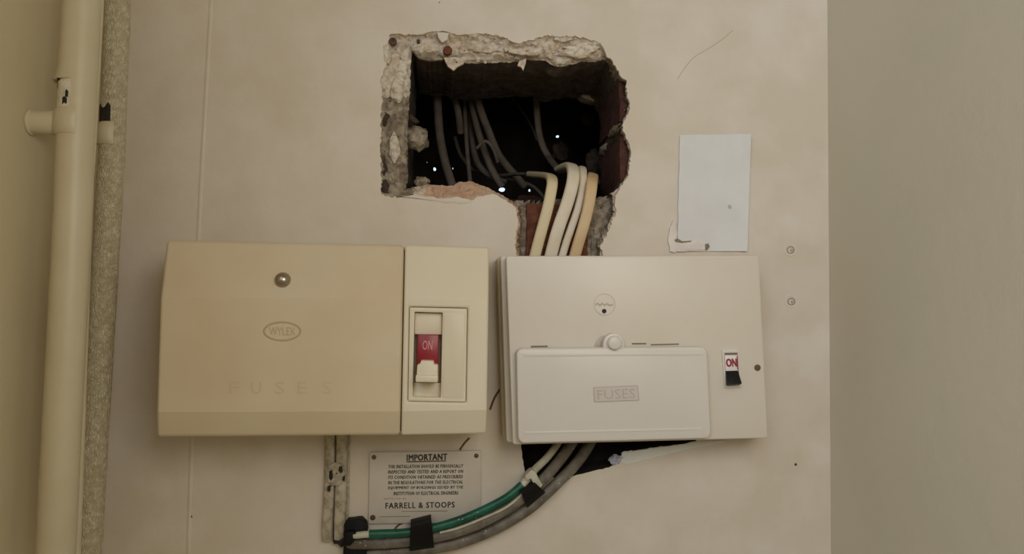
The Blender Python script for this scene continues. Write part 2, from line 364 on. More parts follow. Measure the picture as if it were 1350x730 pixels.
def rough_box(name, lo, hi, m, parent, cuts=(6, 6, 6), amp=0.0016, sc=60, seed=0):
    lo = Vector(lo); hi = Vector(hi); bm = bmesh.new(); nx, ny, nz = cuts; V = {}; faces = []
    def g(i, j, k):
        if (i, j, k) not in V:
            p = Vector((lo.x+(hi.x-lo.x)*i/nx, lo.y+(hi.y-lo.y)*j/ny, lo.z+(hi.z-lo.z)*k/nz))
            edge = sum((a in (0, b)) for a, b in ((i, nx), (j, ny), (k, nz)))
            c = (lo+hi)/2
            off = Vector((noise.noise(p*sc+Vector((seed, 0, 0))), noise.noise(p*sc+Vector((0, seed+5, 0))), noise.noise(p*sc+Vector((0, 9, seed)))))*amp
            if edge > 1: off += (c-p).normalized()*amp*(0.8+0.8*noise.noise(p*sc*2))
            V[(i, j, k)] = bm.verts.new(p+off)
        return V[(i, j, k)]
    for i in range(nx):
        for j in range(ny):
            for k in (0, nz): bm.faces.new((g(i, j, k), g(i+1, j, k), g(i+1, j+1, k), g(i, j+1, k)))
    for i in range(nx):
        for k in range(nz):
            for j in (0, ny): bm.faces.new((g(i, j, k), g(i+1, j, k), g(i+1, j, k+1), g(i, j, k+1)))
    for j in range(ny):
        for k in range(nz):
            for i in (0, nx): bm.faces.new((g(i, j, k), g(i, j+1, k), g(i, j+1, k+1), g(i, j, k+1)))
    bm.verts.index_update(); vs = [v.co.copy() for v in bm.verts]; ff = [tuple(v.index for v in f.verts) for f in bm.faces]; bm.free()
    return obj(name, vs, ff, m, parent, 25)
# bricks of the right reveal
def rbrick(xpx, y0, y1, w, m='brick_dark', yb=0.104, yf=0.010, seed=1):
    a = at(xpx, y0, -0.012); b = at(xpx, y1, -0.012)
    return rough_box('brick', (a.x, yf, b.z), (a.x+w, yb, a.z), m, wall, (3, 9, 7), 0.0022, 55, seed)
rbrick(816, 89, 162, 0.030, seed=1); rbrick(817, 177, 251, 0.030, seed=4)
# bricks at the back of the chase
a = at(693, 267, -0.016); b = at(776, 348, -0.016)
rough_box('brick', (a.x, 0.0165, b.z), (b.x, 0.060, a.z), 'brick', wall, (10, 3, 8), 0.0014, 60, 7)
a = at(781, 270, -0.016); b = at(797, 348, -0.016)
rough_box('brick', (a.x, 0.0175, b.z), (b.x, 0.060, a.z), 'mortar_grey', wall, (4, 3, 8), 0.0016, 70, 9)
# lumps
def lump(name, px, py, d, r, m, parent, seed=0, sq=(1, 1, 1), sub=3, amp=0.35):
    bm = bmesh.new(); bmesh.ops.create_icosphere(bm, subdivisions=sub, radius=1); c = at(px, py, d); V = []
    for v in bm.verts:
        p = v.co; k = 1+amp*noise.fractal(p*1.6+Vector((seed, seed*2, 0)), 0.9, 2.0, 3); V.append(c+Vector((p.x*sq[0], p.y*sq[1], p.z*sq[2]))*r*k)
    f = [tuple(v.index for v in x.verts) for x in bm.faces]; bm.free(); return obj(name, V, f, m, parent, 50)
lump('mortar_lump', 548, 182, -0.022, 0.0095, 'mortar_grey', wall, 3, (1.15, 1.3, 1.05))
lump('mortar_lump', 556, 240, -0.014, 0.005, 'mortar_grey', wall, 5, (1.2, 1, 0.9))
lump('mortar_lump', 800, 197, -0.080, 0.006, 'mortar_grey', wall, 8, (1, 2.5, 0.8))
lump('mortar_lump', 811, 172, -0.035, 0.0045, 'mortar_grey', wall, 11, (0.8, 4.5, 0.7))
lump('mortar_lump', 560, 66, -0.004, 0.006, 'plaster', wall, 12, (1.6, 0.6, 0.8))
lump('mortar_lump', 700, 68, -0.003, 0.005, 'plaster', wall, 14, (1.8, 0.6, 0.7))
lump('mortar_lump', 760, 70, -0.004, 0.006, 'plaster', wall, 15, (2.0, 0.6, 0.7))
lump('mortar_lump', 520, 195, -0.004, 0.006, 'plaster', wall, 16, (0.7, 0.5, 1.8))
lump('mortar_lump', 524, 120, -0.004, 0.006, 'plaster', wall, 17, (0.9, 0.5, 1.6))
lump('mortar_lump', 640, 64, -0.005, 0.006, 'plaster', wall, 18, (2.2, 0.5, 0.6))
plate('plaster_flake', [(585,76),(600,75),(614,78),(611,84),(603,88),(598,93),(590,87)], -0.003, -0.006, 'plaster', wall, 0.0004)
plate('plaster_flake', [(685,80),(694,77),(693,84),(690,93),(687,88),(682,86)], -0.005, -0.008, 'plaster', wall, 0.0004)
plate('plaster_flake', [(545,67),(560,66),(576,72),(584,78),(566,80),(552,77)], -0.0015, -0.005, 'mortar_grey', wall, 0.0005)
plate('plaster_flake', [(576,42),(592,43),(590,52),(583,56),(578,50)], 0.0008, -0.004, 'paint', wall, 0.0004)
plate('lintel_edge', [(758,120),(800,121),(800,133),(782,133),(770,130)], -0.100, -0.116, 'mortar_grey', wall, 0.001)
lathe('nail', at(518, 54, 0.0), (0, -1, 0), [(0.0032, -0.003), (0.0030, 0.0002), (0.0014, 0.0006), (0.0008, -0.0004)], 'rust', wall, 10)
lathe('nail', at(590, 66, -0.004), (0, -1, 0), [(0.004, -0.003), (0.0036, 0.0004), (0.0012, 0.001)], 'brick', wall, 9)
lathe('nail', at(1049, 612, 0.0), (0, -1, 0), [(0.0012, -0.002), (0.0011, 0.0003), (0.0004, 0.0005)], 'rust', wall, 8)

for k, poly in enumerate(([(503,206),(507,204),(508,214),(511,222),(506,232),(503,226)], [(503,238),(509,236),(513,244),(511,252),(516,257),(506,258),(503,252)], [(503,150),(508,147),(514,152),(510,157),(507,166),(503,162)], [(540,150),(546,154),(553,160),(548,162),(541,158)], [(549,52),(553,51),(554,62),(551,64)])):
    plate('dirt_crust', jag(poly, 2.5, 0.7), -0.0022, -0.007, 'mortar_dark', wall, 0.0004)
for k, poly in enumerate(([(526,259),(549,257),(566,259),(585,262),(604,259),(622,265),(612,268),(590,267),(566,264),(546,262)], [(505,60),(511,58),(516,72),(513,84),(507,80)], [(735,46),(752,47),(756,52),(742,55),(730,52)], [(664,62),(690,66),(716,62),(712,68),(688,72),(666,68)], [(741,62),(768,58),(792,62),(784,68),(760,68)])):
    plate('plaster_flake', jag(poly, 3, 0.8), 0.0006 if k in (0, 1) else -0.0012, -0.006, 'paint' if k == 0 else 'plaster', wall, 0.0004)
# cavity behind the hole: rear leaf added with pinholes for daylight glints, sides coloured dark
cx0, cx1 = at(470, 165).x, at(880, 165).x; cz0, cz1 = at(680, 330).z, at(680, 20).z; CY0, CY1 = 0.105, 0.30
def flat(name, P, m, parent=None): return obj(name, P, [tuple(range(len(P)))], m, parent, 0)
V = []; fs = []
for (x, z) in ((cx0, cz0), (cx1, cz0), (cx1, cz1), (cx0, cz1)): V += [Vector((x, CY0, z)), Vector((x, CY1, z))]
for i in range(4): j = (i+1) % 4; fs.append((2*i, 2*j, 2*j+1, 2*i+1))
# inner face of the front leaf round the hole
s = len(V); 
cl = obj('cavity_lining', V, fs, 'shade_black', wall, 0)
V = []; fs = []
back = [Vector((at(x, y).x, CY0+0.0005, at(x, y).z)) for x, y in HOLEJ]
fr = []
for p in back:
    dx, dz = p.x-cen.x, p.z-cen.z
    k = min((cx1-cen.x)/dx if dx > 1e-6 else 1e9, (cx0-cen.x)/dx if dx < -1e-6 else 1e9, (cz1-cen.z)/dz if dz > 1e-6 else 1e9, (cz0-cen.z)/dz if dz < -1e-6 else 1e9)
    fr.append(Vector((cen.x+dx*k, CY0+0.0005, cen.z+dz*k)))
V = back+fr; fs = [(i, (i+1) % n, n+(i+1) % n, n+i) for i in range(n)]
obj('inner_leaf', V, fs, 'shade_black', wall, 0)
PIN = [(662,250,4.4,3.0),(573,223,2.0,2.6),(735,180,2.4,1.8),(698,251,1.4,1.8),(597,222,0.5,1.2),(738,189,0.6,1.0),(730,208,0.5,0.5),(563,214,0.4,0.4)]
pv = []; pe = []
def pl(poly):
    s = len(pv); pv.extend(Vector(p) for p in poly)
    for i in range(len(poly)): pe.append((s+i, s+(i+1) % len(poly)))
def at_rear(px, py): q = at(px, py, -CY1); return (q.x, q.z)
pl([(cx0, cz0), (cx1, cz0), (cx1, cz1), (cx0, cz1)]); pins = []
for (x, y, rx, ry) in PIN:
    q = [at_rear(x+rx*math.cos(k*PI/4+.3)*random.uniform(.75, 1.1), y+ry*math.sin(k*PI/4+.3)*random.uniform(.75, 1.1)) for k in range(8)]
    pins.append(q); pl(q)
v2, e2, f2, *_ = delaunay_2d_cdt(pv, pe, [], 0, 1e-7)
ff = [tuple(f) for f in f2 if not any(inside(sum((v2[i] for i in f), Vector((0, 0)))/len(f), q) for q in pins)]
rear = obj('wall_rear', [Vector((v.x, CY1, v.y)) for v in v2], ff, 'shade_black', None, 0); rear['kind'] = 'structure'
rear['label'] = 'dark rear leaf added behind the cavity, pinholed to give glints of daylight'
# glowing pane added behind the cavity, only to give glints through the pinholes
dm = bpy.data.materials.new('glow_pane'); dm.use_nodes = True; db = dm.node_tree.nodes['Principled BSDF']
db.inputs['Base Color'].default_value = (0.02, 0.02, 0.02, 1); db.inputs['Emission Color'].default_value = (0.66, 0.88, 1.0, 1); db.inputs['Emission Strength'].default_value = 1.25
MT['glow_pane'] = dm
glow = obj('glint_pane_1', [Vector((-0.30, 0.62, -0.22)), Vector((0.34, 0.62, -0.22)), Vector((0.34, 0.62, 0.42)), Vector((-0.30, 0.62, 0.42)), Vector((-0.30, 0.63, -0.22)), Vector((0.34, 0.63, -0.22)), Vector((0.34, 0.63, 0.42)), Vector((-0.30, 0.63, 0.42))],
    [(0,1,2,3),(4,5,6,7),(0,1,5,4),(1,2,6,5),(2,3,7,6),(3,0,4,7)], 'glow_pane', None, 0); glow['kind'] = 'structure'; glow['label'] = 'added glowing pane beyond the cavity, glinting through pinholes'
lump('mortar_lump', 738, 200, -0.22, 0.009, 'mortar_dark', wall, 21, (1, 1, 1.1)); lump('mortar_lump', 775, 158, -0.20, 0.007, 'mortar_dark', wall, 22)
lump('mortar_lump', 782, 215, -0.14, 0.009, 'mortar_dark', wall, 23, (0.8, 1, 1.6)); lump('mortar_lump', 700, 268, -0.15, 0.010, 'brick_dark', wall, 24, (2.0, 1, 0.8))
# recess below the right fuse box, its shade painted near-black
V = []; fs = []
P = [at(x, y) for x, y in DARKJ]; k = len(P)
obj('recess', [Vector((p.x, 0.0003, p.z)) for p in P]+[Vector((p.x, 0.030, p.z)) for p in P], [tuple(range(k, 2*k))]+[(i, (i+1) % k, k+(i+1) % k, k+i) for i in range(k)], 'shade_black', wall, 0)
# bluish undercoat scar beside the recess, where paint has come away
plate('bare_undercoat', [(820,597),(860,591),(900,585.5),(916,582),(956,580),(956,583),(915,590),(877,599),(850,606),(826,612),(818,609)], 0.0006, -0.003, 'undercoat', wall, 0.0002)
lump('plaster_lump', 812, 605, -0.001, 0.0040, 'blue_plaster', wall, 31, (1.2, 0.7, 0.9), 3, 0.7)
# ridge of old paint running down the wall
sweep('paint_ridge', [at(x, y, 0.0) for x, y in ((281,-40),(278.5,0),(270,150),(262,300),(256,450),(252,600),(248,740))], 0.0016, 0.0006, 'paint', wall, 4, 8)
# cracks
def crack(P, r, m='crack'):
    sweep('crack', [at(x, y, 0.0) for x, y in P], r, r*0.5, m, wall, 3, 6)
crack([(619,577),(613,583),(606,593)], 0.0008); crack([(660,512),(652,524),(646,540)], 0.0009); crack([(516,703),(524,693),(531,689)], 0.0008)
crack([(249,668),(250,676),(253,682)], 0.0007); crack([(893,104),(912,78),(934,64),(952,52),(966,40)], 0.00018, 'plug_dirt')

# side walls
def wallside(name, X, m, label):
    o = obj(name, [Vector((X, 0, ZB)), Vector((X, YF, ZB)), Vector((X, YF, ZT)), Vector((X, 0, ZT))], [(0, 1, 2, 3)], m, None, 0); o['kind'] = 'structure'; o['label'] = label; return o
wallside('wall_left', XL, 'paint_left', 'cream side wall carrying the two vertical pipes')
wallside('wall_right', XR, 'paint_right', 'plain drab cream side wall at the right')

# ------------------------------------------------------------------ left consumer unit
def rows_box(name, rows, back, m, parent, bevel=0.002, hole=None, hole_row=None, inset=0.0):
    """rows of (xl, yl, xr, yr, d); straight sides back to `back`; a 4-point hole may be cut in one band"""
    V = []; fs = []; nr = len(rows)
    for xl, yl, xr, yr, d in rows: V += [at(xl, yl, d), at(xr, yr, d)]
    for xl, yl, xr, yr, d in rows:
        for (x, y) in ((xl, yl), (xr, yr)): p = at(x, y, d); V.append(Vector((p.x, -back, p.z)))
    B = 2*nr
    for i in range(nr-1):
        if i == hole_row:
            s = len(V); d = rows[i][4]
            H = [at(x, y, d) for x, y in hole]; V += H+[Vector((h.x, -back, h.z)) for h in H]
            o4 = [2*i, 2*i+1, 2*i+3, 2*i+2]
            for k in range(4):
                j = (k+1) % 4; fs += [(o4[k], o4[j], s+j, s+k), (s+k, s+j, s+4+j, s+4+k)]
        else: fs.append((2*i, 2*i+1, 2*i+3, 2*i+2))
        fs += [(2*i, 2*i+2, B+2*i+2, B+2*i), (2*i+1, 2*i+3, B+2*i+3, B+2*i+1)]
        if i != hole_row: fs.append((B+2*i, B+2*i+1, B+2*i+3, B+2*i+2))
        else:
            o4 = [B+2*i, B+2*i+1, B+2*i+3, B+2*i+2]
            for k in range(4): j = (k+1) % 4; fs.append((o4[k], o4[j], s+4+j, s+4+k))
    fs += [(0, 1, B+1, B), (2*nr-2, 2*nr-1, B+2*nr-1, B+2*nr-2)]
    return obj(name, V, fs, m, parent, 14, bevel, 7)
DU = 0.082
cu = thing('consumer_unit', 'wide cream fuse board with a red and cream main switch, left of the two boxes', 'fuse box', at(425, 450, 0))
rows_box('cover', [(219,316,532.6,322.5,DU-0.013),(210.5,392,531,394,DU),(205.5,543,528,542,DU),(206,576,527.2,573.5,DU-0.007)], 0.016, 'cream', cu, 0.0028)
rows_box('switch_panel', [(533.9,322.5,644.5,326,DU-0.013),(532.4,394,644,395,DU),(529.4,542,642,540,DU),(528.7,573.5,640.5,571.5,DU-0.007)], 0.016, 'cream_lit', cu, 0.0020,
         hole=[(539.3,404.1),(616.7,405.9),(614.7,530.5),(537.3,529.1)], hole_row=1)
b = [at(216,330,DU-0.01), at(640,334,DU-0.01), at(638,566,DU-0.01), at(210,568,DU-0.01)]
V = [Vector((p.x, -0.001, p.z)) for p in b]+[Vector((p.x, -0.0158, p.z)) for p in b]
V = [Vector((max(p.x, XL+0.0015), p.y, p.z)) for p in V]
obj('base', V, [(0,1,2,3),(4,5,6,7)]+[(i, (i+1) % 4, 4+(i+1) % 4, 4+i) for i in range(4)], 'backbox', cu, 35, 0.001)
plate('joint_strip', [(532.2,330),(534.8,330),(529.8,568),(527.0,568)], DU-0.0135, DU-0.03, 'joint_brown', cu)  # dark strip set in the gap between cover and switch panel
# switch insert: rounded plate with a slot
ins = plate('switch_insert', rrect([(540,404.8),(616,406.6),(614,529.8),(538,528.4)], 2.2), DU-0.0006, DU-0.02, 'cream_lit', cu, 0.0006,
      hole=rrect([(546.5,411),(583.5,412),(581,524),(544,523)], 1.2), hole_back=DU-0.016)
plate('slot_step', [(547,412),(583,412.5),(582.6,441),(546.6,440.5)], DU-0.006, DU-0.0158, 'cream_lit', ins, 0.0005)
plate('slot_step', [(545.5,504),(581.5,504.5),(581,523.5),(544.6,523)], DU-0.0075, DU-0.0158, 'cream_lit', ins, 0.0005)
red = plate('on_indicator', [(550.5,440.5),(578.5,441),(577.5,491),(549.5,490)], DU-0.003, DU-0.0158, 'red', cu, 0.0008)
text('lettering', 'ON', [(557.5,448.5),(570.5,448.7),(569.8,461.2),(556.8,461)], DU-0.00295, 0.00015, 'pink_print', red)
lev = plate('switch_lever', [(550,480),(554,480),(554.5,475),(572,475.5),(572,480.5),(577.5,480.5),(577,503.5),(548.5,503)], DU+0.009, DU-0.0155, 'cream_lit', cu, 0.0012)
plate('lever_lip', [(548,494),(577.6,494.5),(577.2,504),(547.6,503.5)], DU+0.0115, DU+0.004, 'cream_lit', lev, 0.0008)
plate('raised_panel', rrect([(585.5,412.5),(613,413.5),(611,524.5),(583.5,524)], 2), DU-0.0001, DU-0.001, 'cream_lit', ins, 0.0004)
s = px_size(373, 369, DU)
lathe('cover_screw', at(373, 369.5, DU-0.0052), (0, -1, 0), [(11.2*s, -0.003), (11.2*s, 0.0006), (10.4*s, 0.0026), (8.4*s, 0.0044), (5*s, 0.0056), (1.5*s, 0.006)], 'steel', cu, 24, smooth=80)
def ring(name, cx, cy, rx, ry, wd, d, h, m, parent, n=40, rot=0.0):
    V = []; fs = []
    for k in range(n):
        t = 2*PI*k/n
        for (f, dd) in ((-wd, 0), (-wd*0.5, h), (wd*0.5, h), (wd, 0)):
            V.append(at(cx+(rx+f)*math.cos(t), cy+(ry+f)*math.sin(t), d+dd))
    for k in range(n):
        j = (k+1) % n
        for i in range(3): fs.append((4*k+i, 4*j+i, 4*j+i+1, 4*k+i+1))
    return obj(name, V, fs, m, parent, 60)
em = ring('oval_emblem', 372, 436.5, 24, 12, 1.3, DU, 0.0005, 'cream_mark', cu)
text('lettering', 'WYLEX', [(355,431),(389,431.5),(389,442),(355,441.5)], DU, 0.0003, 'cream_mark', em, 0.0)
for ch, x in zip('FUSES', (302,331,362,392,424)):
    text('relief_letter', ch, [(x,503),(x+13,503),(x+13,519),(x,519)], DU, 0.0002, 'cream_relief_shade', cu, 0.0)

# ------------------------------------------------------------------ right fuse box
DR = 0.046
fb = thing('fuse_box', 'white fuse box with drop-down flap and small black rocker switch, right of the cream board', 'fuse box', at(835, 460, 0))
def slab(name, q, d, back, m, r=4, bevel=0.001, **k): return plate(name, rrect(q, r), d, back, m, fb, bevel, **k)
slab('base', [(655,338),(996,338),(1006,574),(663,580)], 0.020, 0.0005, 'backbox', 5, 0.001)
slab('side_rim', [(660,337.5),(999,337),(1009.5,576),(668,583)], 0.032, 0.0205, 'white', 4, 0.001)
slab('cover', [(667,337),(1001,336.5),(1012.5,577.5),(676,586)], DR, 0.0325, 'white', 4, 0.0014)
fl = slab('flap', [(680.5,459),(933,456.5),(938,578),(683,584.8)], DR+0.009, DR+0.0002, 'flap', 9, 0.0022, taper=0.006)
plate('ridge', rrect([(690,466),(924,464),(928,468),(690,470)], 1.5), DR+0.0094, DR+0.0088, 'flap', fl, 0.0002)
plate('ridge', rrect([(692,569),(926,563.5),(926,566.5),(692,572)], 1.2), DR+0.0094, DR+0.0088, 'flap', fl, 0.0002)
tab = [(795,459)]+[(809.5+14*math.cos(a), 453+14*math.sin(a)) for a in [PI+PI*k/12 for k in range(13)]]+[(824,459)]
plate('flap_tab', tab, DR+0.008, DR+0.0004, 'flap', fl, 0.0008)
s = px_size(809, 451, DR+0.01)
lathe('knob', at(809.5, 451.5, DR+0.0082), (0, -1, 0), [(9.2*s, -0.002), (9.2*s, 0.0030), (8.6*s, 0.0040), (7.2*s, 0.0045), (1*s, 0.0046)], 'flap', fl, 24)
plate('finger_scoop', [(783,456.5),(786,449),(791,443.5),(797,441.5),(795,456.5)], DR+0.0003, DR-0.002, 'white_mark', fb, 0.0001)
plate('hinge_slot', [(700,455.6),(722,455.3),(722,457.4),(700,457.8)], DR+0.0003, DR-0.002, 'faint_ink', fb)
plate('hinge_slot', [(833,452),(852,451.8),(852,453.8),(833,454)], DR+0.0003, DR-0.002, 'faint_ink', fb)
plate('hinge_slot', [(858,453.5),(895,452.5),(895,454.2),(858,455.2)], DR+0.0003, DR-0.002, 'faint_ink', fb)
s = px_size(797, 400, DR)
dk = lathe('lock_disc', at(797, 401, DR), (0, -1, 0), [(14.6*s, -0.001), (14.4*s, 0.0004), (13.6*s, 0.0006), (13.0*s, 0.0002), (1*s, 0.0002)], 'white', fb, 30)
lathe('keyhole', at(796.5, 410, DR+0.0001), (0, -1, 0), [(3.1*s, -0.001), (3.0*s, 0.0004), (0.5*s, 0.0003)], 'black', dk, 12)
sweep('relief_mark', [at(x, y, DR+0.0003) for x, y in ((785,402),(788,399.5),(791,402.5),(794,399.5),(797,402.5),(800,400),(804,402.5),(808,401))], 0.0006, 0.0003, 'white_mark', dk, 2, 6)
em = plate('logo_panel', rrect([(782,510),(841,507.5),(843,528),(783,530.5)], 1.5), DR+0.00925, DR+0.0085, 'white_mark', fl, 0.0001)
plate('logo_field', rrect([(783.5,511.5),(840,509),(841.5,526.7),(784.5,529)], 1.0), DR+0.0094, DR+0.009, 'logo_grey', em)
text('lettering', 'FUSES', [(787,514),(837,512),(838,524.5),(788,526.5)], DR+0.00935, 0.00025, 'white_mark', em)
# rocker switch
plate('switch_bezel', rrect([(952,461),(974,460),(978,510.5),(955.5,511.5)], 2), DR+0.0018, DR-0.003, 'flap', fb, 0.0005,
      hole=rrect([(955,465.5),(972.5,465),(975.5,507.5),(957.5,508)], 1), hole_back=DR-0.001)
lb = plate('rocker_label', [(955.6,466.5),(972,466),(973.4,488.5),(956.8,489)], DR+0.0021, DR-0.0008, 'white_label', fb, 0.0003)
text('lettering', 'ON', [(956.6,472.6),(970,472.2),(971,482.6),(957.4,483)], DR+0.0021, 0.0001, 'red_print', lb, 1.1)
plate('label_shadow_gap', [(956,465.8),(972,465.4),(972,467.6),(956,468)], DR+0.0023, DR+0.001, 'faint_ink', lb)
plate('label_edge', [(971.3,469),(972.3,469),(973,487),(972,487)], DR+0.0023, DR+0.001, 'red_print', lb)
V = [at(957,488.6,DR+0.0022), at(972.8,488,DR+0.0022), at(978.5,505.5,DR+0.009), at(958.5,507.5,DR+0.009), at(957.6,509,DR-0.0008), at(975,508,DR-0.0008), at(957,488.6,DR-0.0008), at(972.8,488,DR-0.0008)]
obj('rocker', V, [(0,1,2,3),(3,2,5,4),(4,5,7,6),(6,7,1,0),(0,3,4,6),(1,2,5,7)], 'black', fb, 30, 0.0007)
s = px_size(998, 484, DR)
lathe('cover_screw', at(998.5, 484.5, DR), (0, -1, 0), [(4.2*s, -0.002), (4.1*s, 0.0005), (3.2*s, 0.0010), (0.8*s, 0.0010)], 'brass', fb, 14)

# ------------------------------------------------------------------ pale flat cables in the chase
G = 'pale flat cables coming out of the hole'
def fcable(label, pts, w, m, th=0.0028):
    P = [at(x, y, d) for x, y, d in pts]
    o = sweep('flat_cable', P, w, th, m, None, 7, 14, pivot=P[-1], power=0.55); tag(o, label, 'cable', G); return o
fcable('cream flat cable, leftmost of those dropping out of the hole, standing apart', [(700,230,-.10),(714,231,-.065),(725,233,-.030),(728,240,-.010),(726,255,-.006),(722,274,-.006),(715,300,-.008),(709,322,-.009),(703,346,-.010)], 0.0046, 'cable_cream')
fcable('whitest flat cable, broad and bright, second from the left in the bundle', [(738,224,-.085),(745,220.5,-.060),(753,219,-.030),(756,228,-.008),(754,245,-.003),(747,270,-.004),(738,295,-.006),(731,318,-.008),(724,346,-.010)], 0.0052, 'cable_white')
fcable('off-white flat cable tucked behind the broad white one', [(764,231,-.10),(766.5,226,-.065),(767.5,223,-.034),(768.5,231,-.015),(767,250,-.011),(761.5,275,-.010),(753,300,-.0115),(745.5,322,-.0125),(738.5,346,-.013)], 0.0033, 'cable_white')
fcable('tan flat cable at the right end of the bundle', [(784,240,-.09),(782.5,235,-.06),(781.5,232,-.030),(780.5,240,-.008),(778.5,256,-.003),(774.5,278,-.003),(767.5,304,-.005),(761.5,324,-.007),(755.5,346,-.009)], 0.0047, 'cable_tan')

# ------------------------------------------------------------------ dark cables hanging in the cavity
G = 'dark dusty cables hanging in the cavity'
def dcable(label, pts, w, th=None):
    P = [at(x, y, d) for x, y, d in pts]
    o = sweep('dark_cable', P, w, th or w*0.7, 'dark_cable', None, 6, 10, pivot=P[0]); tag(o, label, 'cable', G)
dcable('thick grey-brown dark cable, leftmost in the hole, curving down behind the ledge', [(574,95,-.13),(577,140,-.135),(580,180,-.135),(588,218,-.13),(600,255,-.125)], 0.0042)
dcable('short stubby dark cable with a pale tip at the top of the hole', [(594,95,-.14),(598,125,-.135),(604,148,-.135),(607,175,-.15)], 0.0034)
dcable('thin dark cable falling straight down left of the long slanting ones', [(611,95,-.16),(613,150,-.16),(616,200,-.155),(621,250,-.15)], 0.0022)
dcable('dark cable bending right, left of the long slanting pair', [(612,95,-.17),(618,130,-.17),(622,180,-.168),(630,215,-.165),(650,233,-.16),(668,238,-.16)], 0.0034)
dcable('long dark cable slanting right, left one of the crossing pair', [(615,95,-.15),(623,140,-.15),(634,185,-.15),(648,222,-.15),(662,246,-.15)], 0.0036)
dcable('longest grey dark cable slanting right across the middle of the hole', [(620,95,-.14),(632,140,-.14),(645,175,-.14),(658,205,-.145),(680,232,-.155),(692,246,-.16)], 0.0038)
dcable('thin stray dark cable in the upper middle of the hole', [(664,115,-.25),(684,140,-.25),(700,165,-.25),(708,185,-.25)], 0.0013)
dcable('smooth dark cable curving down to the white cables, right of the middle', [(706,95,-.15),(708,150,-.15),(713,185,-.148),(724,208,-.14),(735,222,-.11)], 0.0036)
dcable('thin dark cable arching low along the bottom of the hole', [(668,236,-.20),(690,240,-.18),(706,248,-.17),(722,266,-.16)], 0.0018)
dcable('thin dusty pale-edged cable sagging along the bottom towards the cream cable', [(600,180,-.19),(608,205,-.19),(626,224,-.185),(655,231,-.165),(684,229.5,-.125),(699,230,-.103)], 0.0026)
dcable('short dark cable lying across the slanting ones', [(628,196,-.125),(640,186,-.126),(650,196,-.127),(656,214,-.132)], 0.0016)

# ------------------------------------------------------------------ paper patch on the wall
pp = thing('paper_patch', 'blank grey-white rectangular paper patch on the wall above the right fuse box', 'paper', at(940, 255, 0))
V = []; fs = []; nu, nv = 14, 20
Q = [(896,178),(990,176.5),(985,331),(893,331)]
for j in range(nv+1):
    for i in range(nu+1):
        u, v = i/nu, j/nv; x, y = quad_pt(Q, u, v)
        if i == 0: x += 1.2*noise.noise(Vector((0, v*9, 1)))
        if j == 0: y += 1.0*noise.noise(Vector((u*9, 0, 2)))
        d = 0.0009 + 0.0006*noise.noise(Vector((u*3, v*4, 0))) + 0.0160*max(0, u-0.84)*6*max(0, 0.3-v) + 0.0026*max(0, u-0.86)*7*max(0, v-0.2)
        V.append(at(x, y, max(d, 0.0004)))
m0 = len(V); V += [v+Vector((0, -0.0005, 0)) for v in V[:m0]]
idx = lambda i, j: j*(nu+1)+i
for j in range(nv):
    for i in range(nu):
        f = (idx(i, j), idx(i+1, j), idx(i+1, j+1), idx(i, j+1)); fs += [f, tuple(k+m0 for k in f)]
bd = [idx(i, 0) for i in range(nu)]+[idx(nu, j) for j in range(nv)]+[idx(i, nv) for i in range(nu, 0, -1)]+[idx(0, j) for j in range(nv, 0, -1)]
for k in range(len(bd)): a, b = bd[k], bd[(k+1) % len(bd)]; fs.append((a, b, b+m0, a+m0))
obj('sheet', V, fs, 'paper', pp, 50)
plate('torn_strip', jag([(888,290),(892,289),(893,316),(899,319),(915,317),(929,318),(930,329),(920,330),(900,331.5),(886,332),(883,331),(881,312),(883,300)], 3.5, 1.0), 0.0022, 0.0003, 'torn', pp, 0.0003)
plate('torn_edge_dirt', [(929.5,322),(934,320.5),(936,325),(932,330),(929.5,329)], 0.0023, 0.0014, 'faint_ink', pp, 0.0003)

plate('torn_edge_dirt', [(889,316),(893,314),(900,318),(912,317),(911,318.6),(899,320),(891,319)], 0.0026, 0.0016, 'faint_ink', pp, 0.0001)
plate('pin_mark', jag([(960,270),(964,270),(965,274),(961,275)], 2, 0.5), 0.0021, 0.0008, 'white_mark', pp, 0.0001)
# ------------------------------------------------------------------ painted-over wall plugs
def plug(x, y, label):
    s = px_size(x, y, 0); t = thing('wall_plug', label, 'plug', at(x, y, 0), 'painted-over plugs at the right edge of the wall')
    lathe('rim', at(x, y, 0), (0, -1, 0), [(8.6*s, -0.0008), (8.3*s, 0.0003), (7.4*s, 0.0005), (6.6*s, 0.0002), (1*s, 0.0001)], 'paint', t, 24)
    k = 3.2*s
    ring('screw_recess', x+0.5, y+0.5, 4.6, 4.4, 0.8, 0.0002, 0.0003, 'plug_dirt', t, 20)
    ring('screw_slot', x+1.5, y+1, 1.4, 1.6, 0.6, 0.0002, 0.0003, 'plug_dirt', t, 12)
plug(1042, 329, 'upper of two painted-over round plugs right of the fuse box')
plug(1043, 397, 'lower of two painted-over round plugs right of the fuse box')

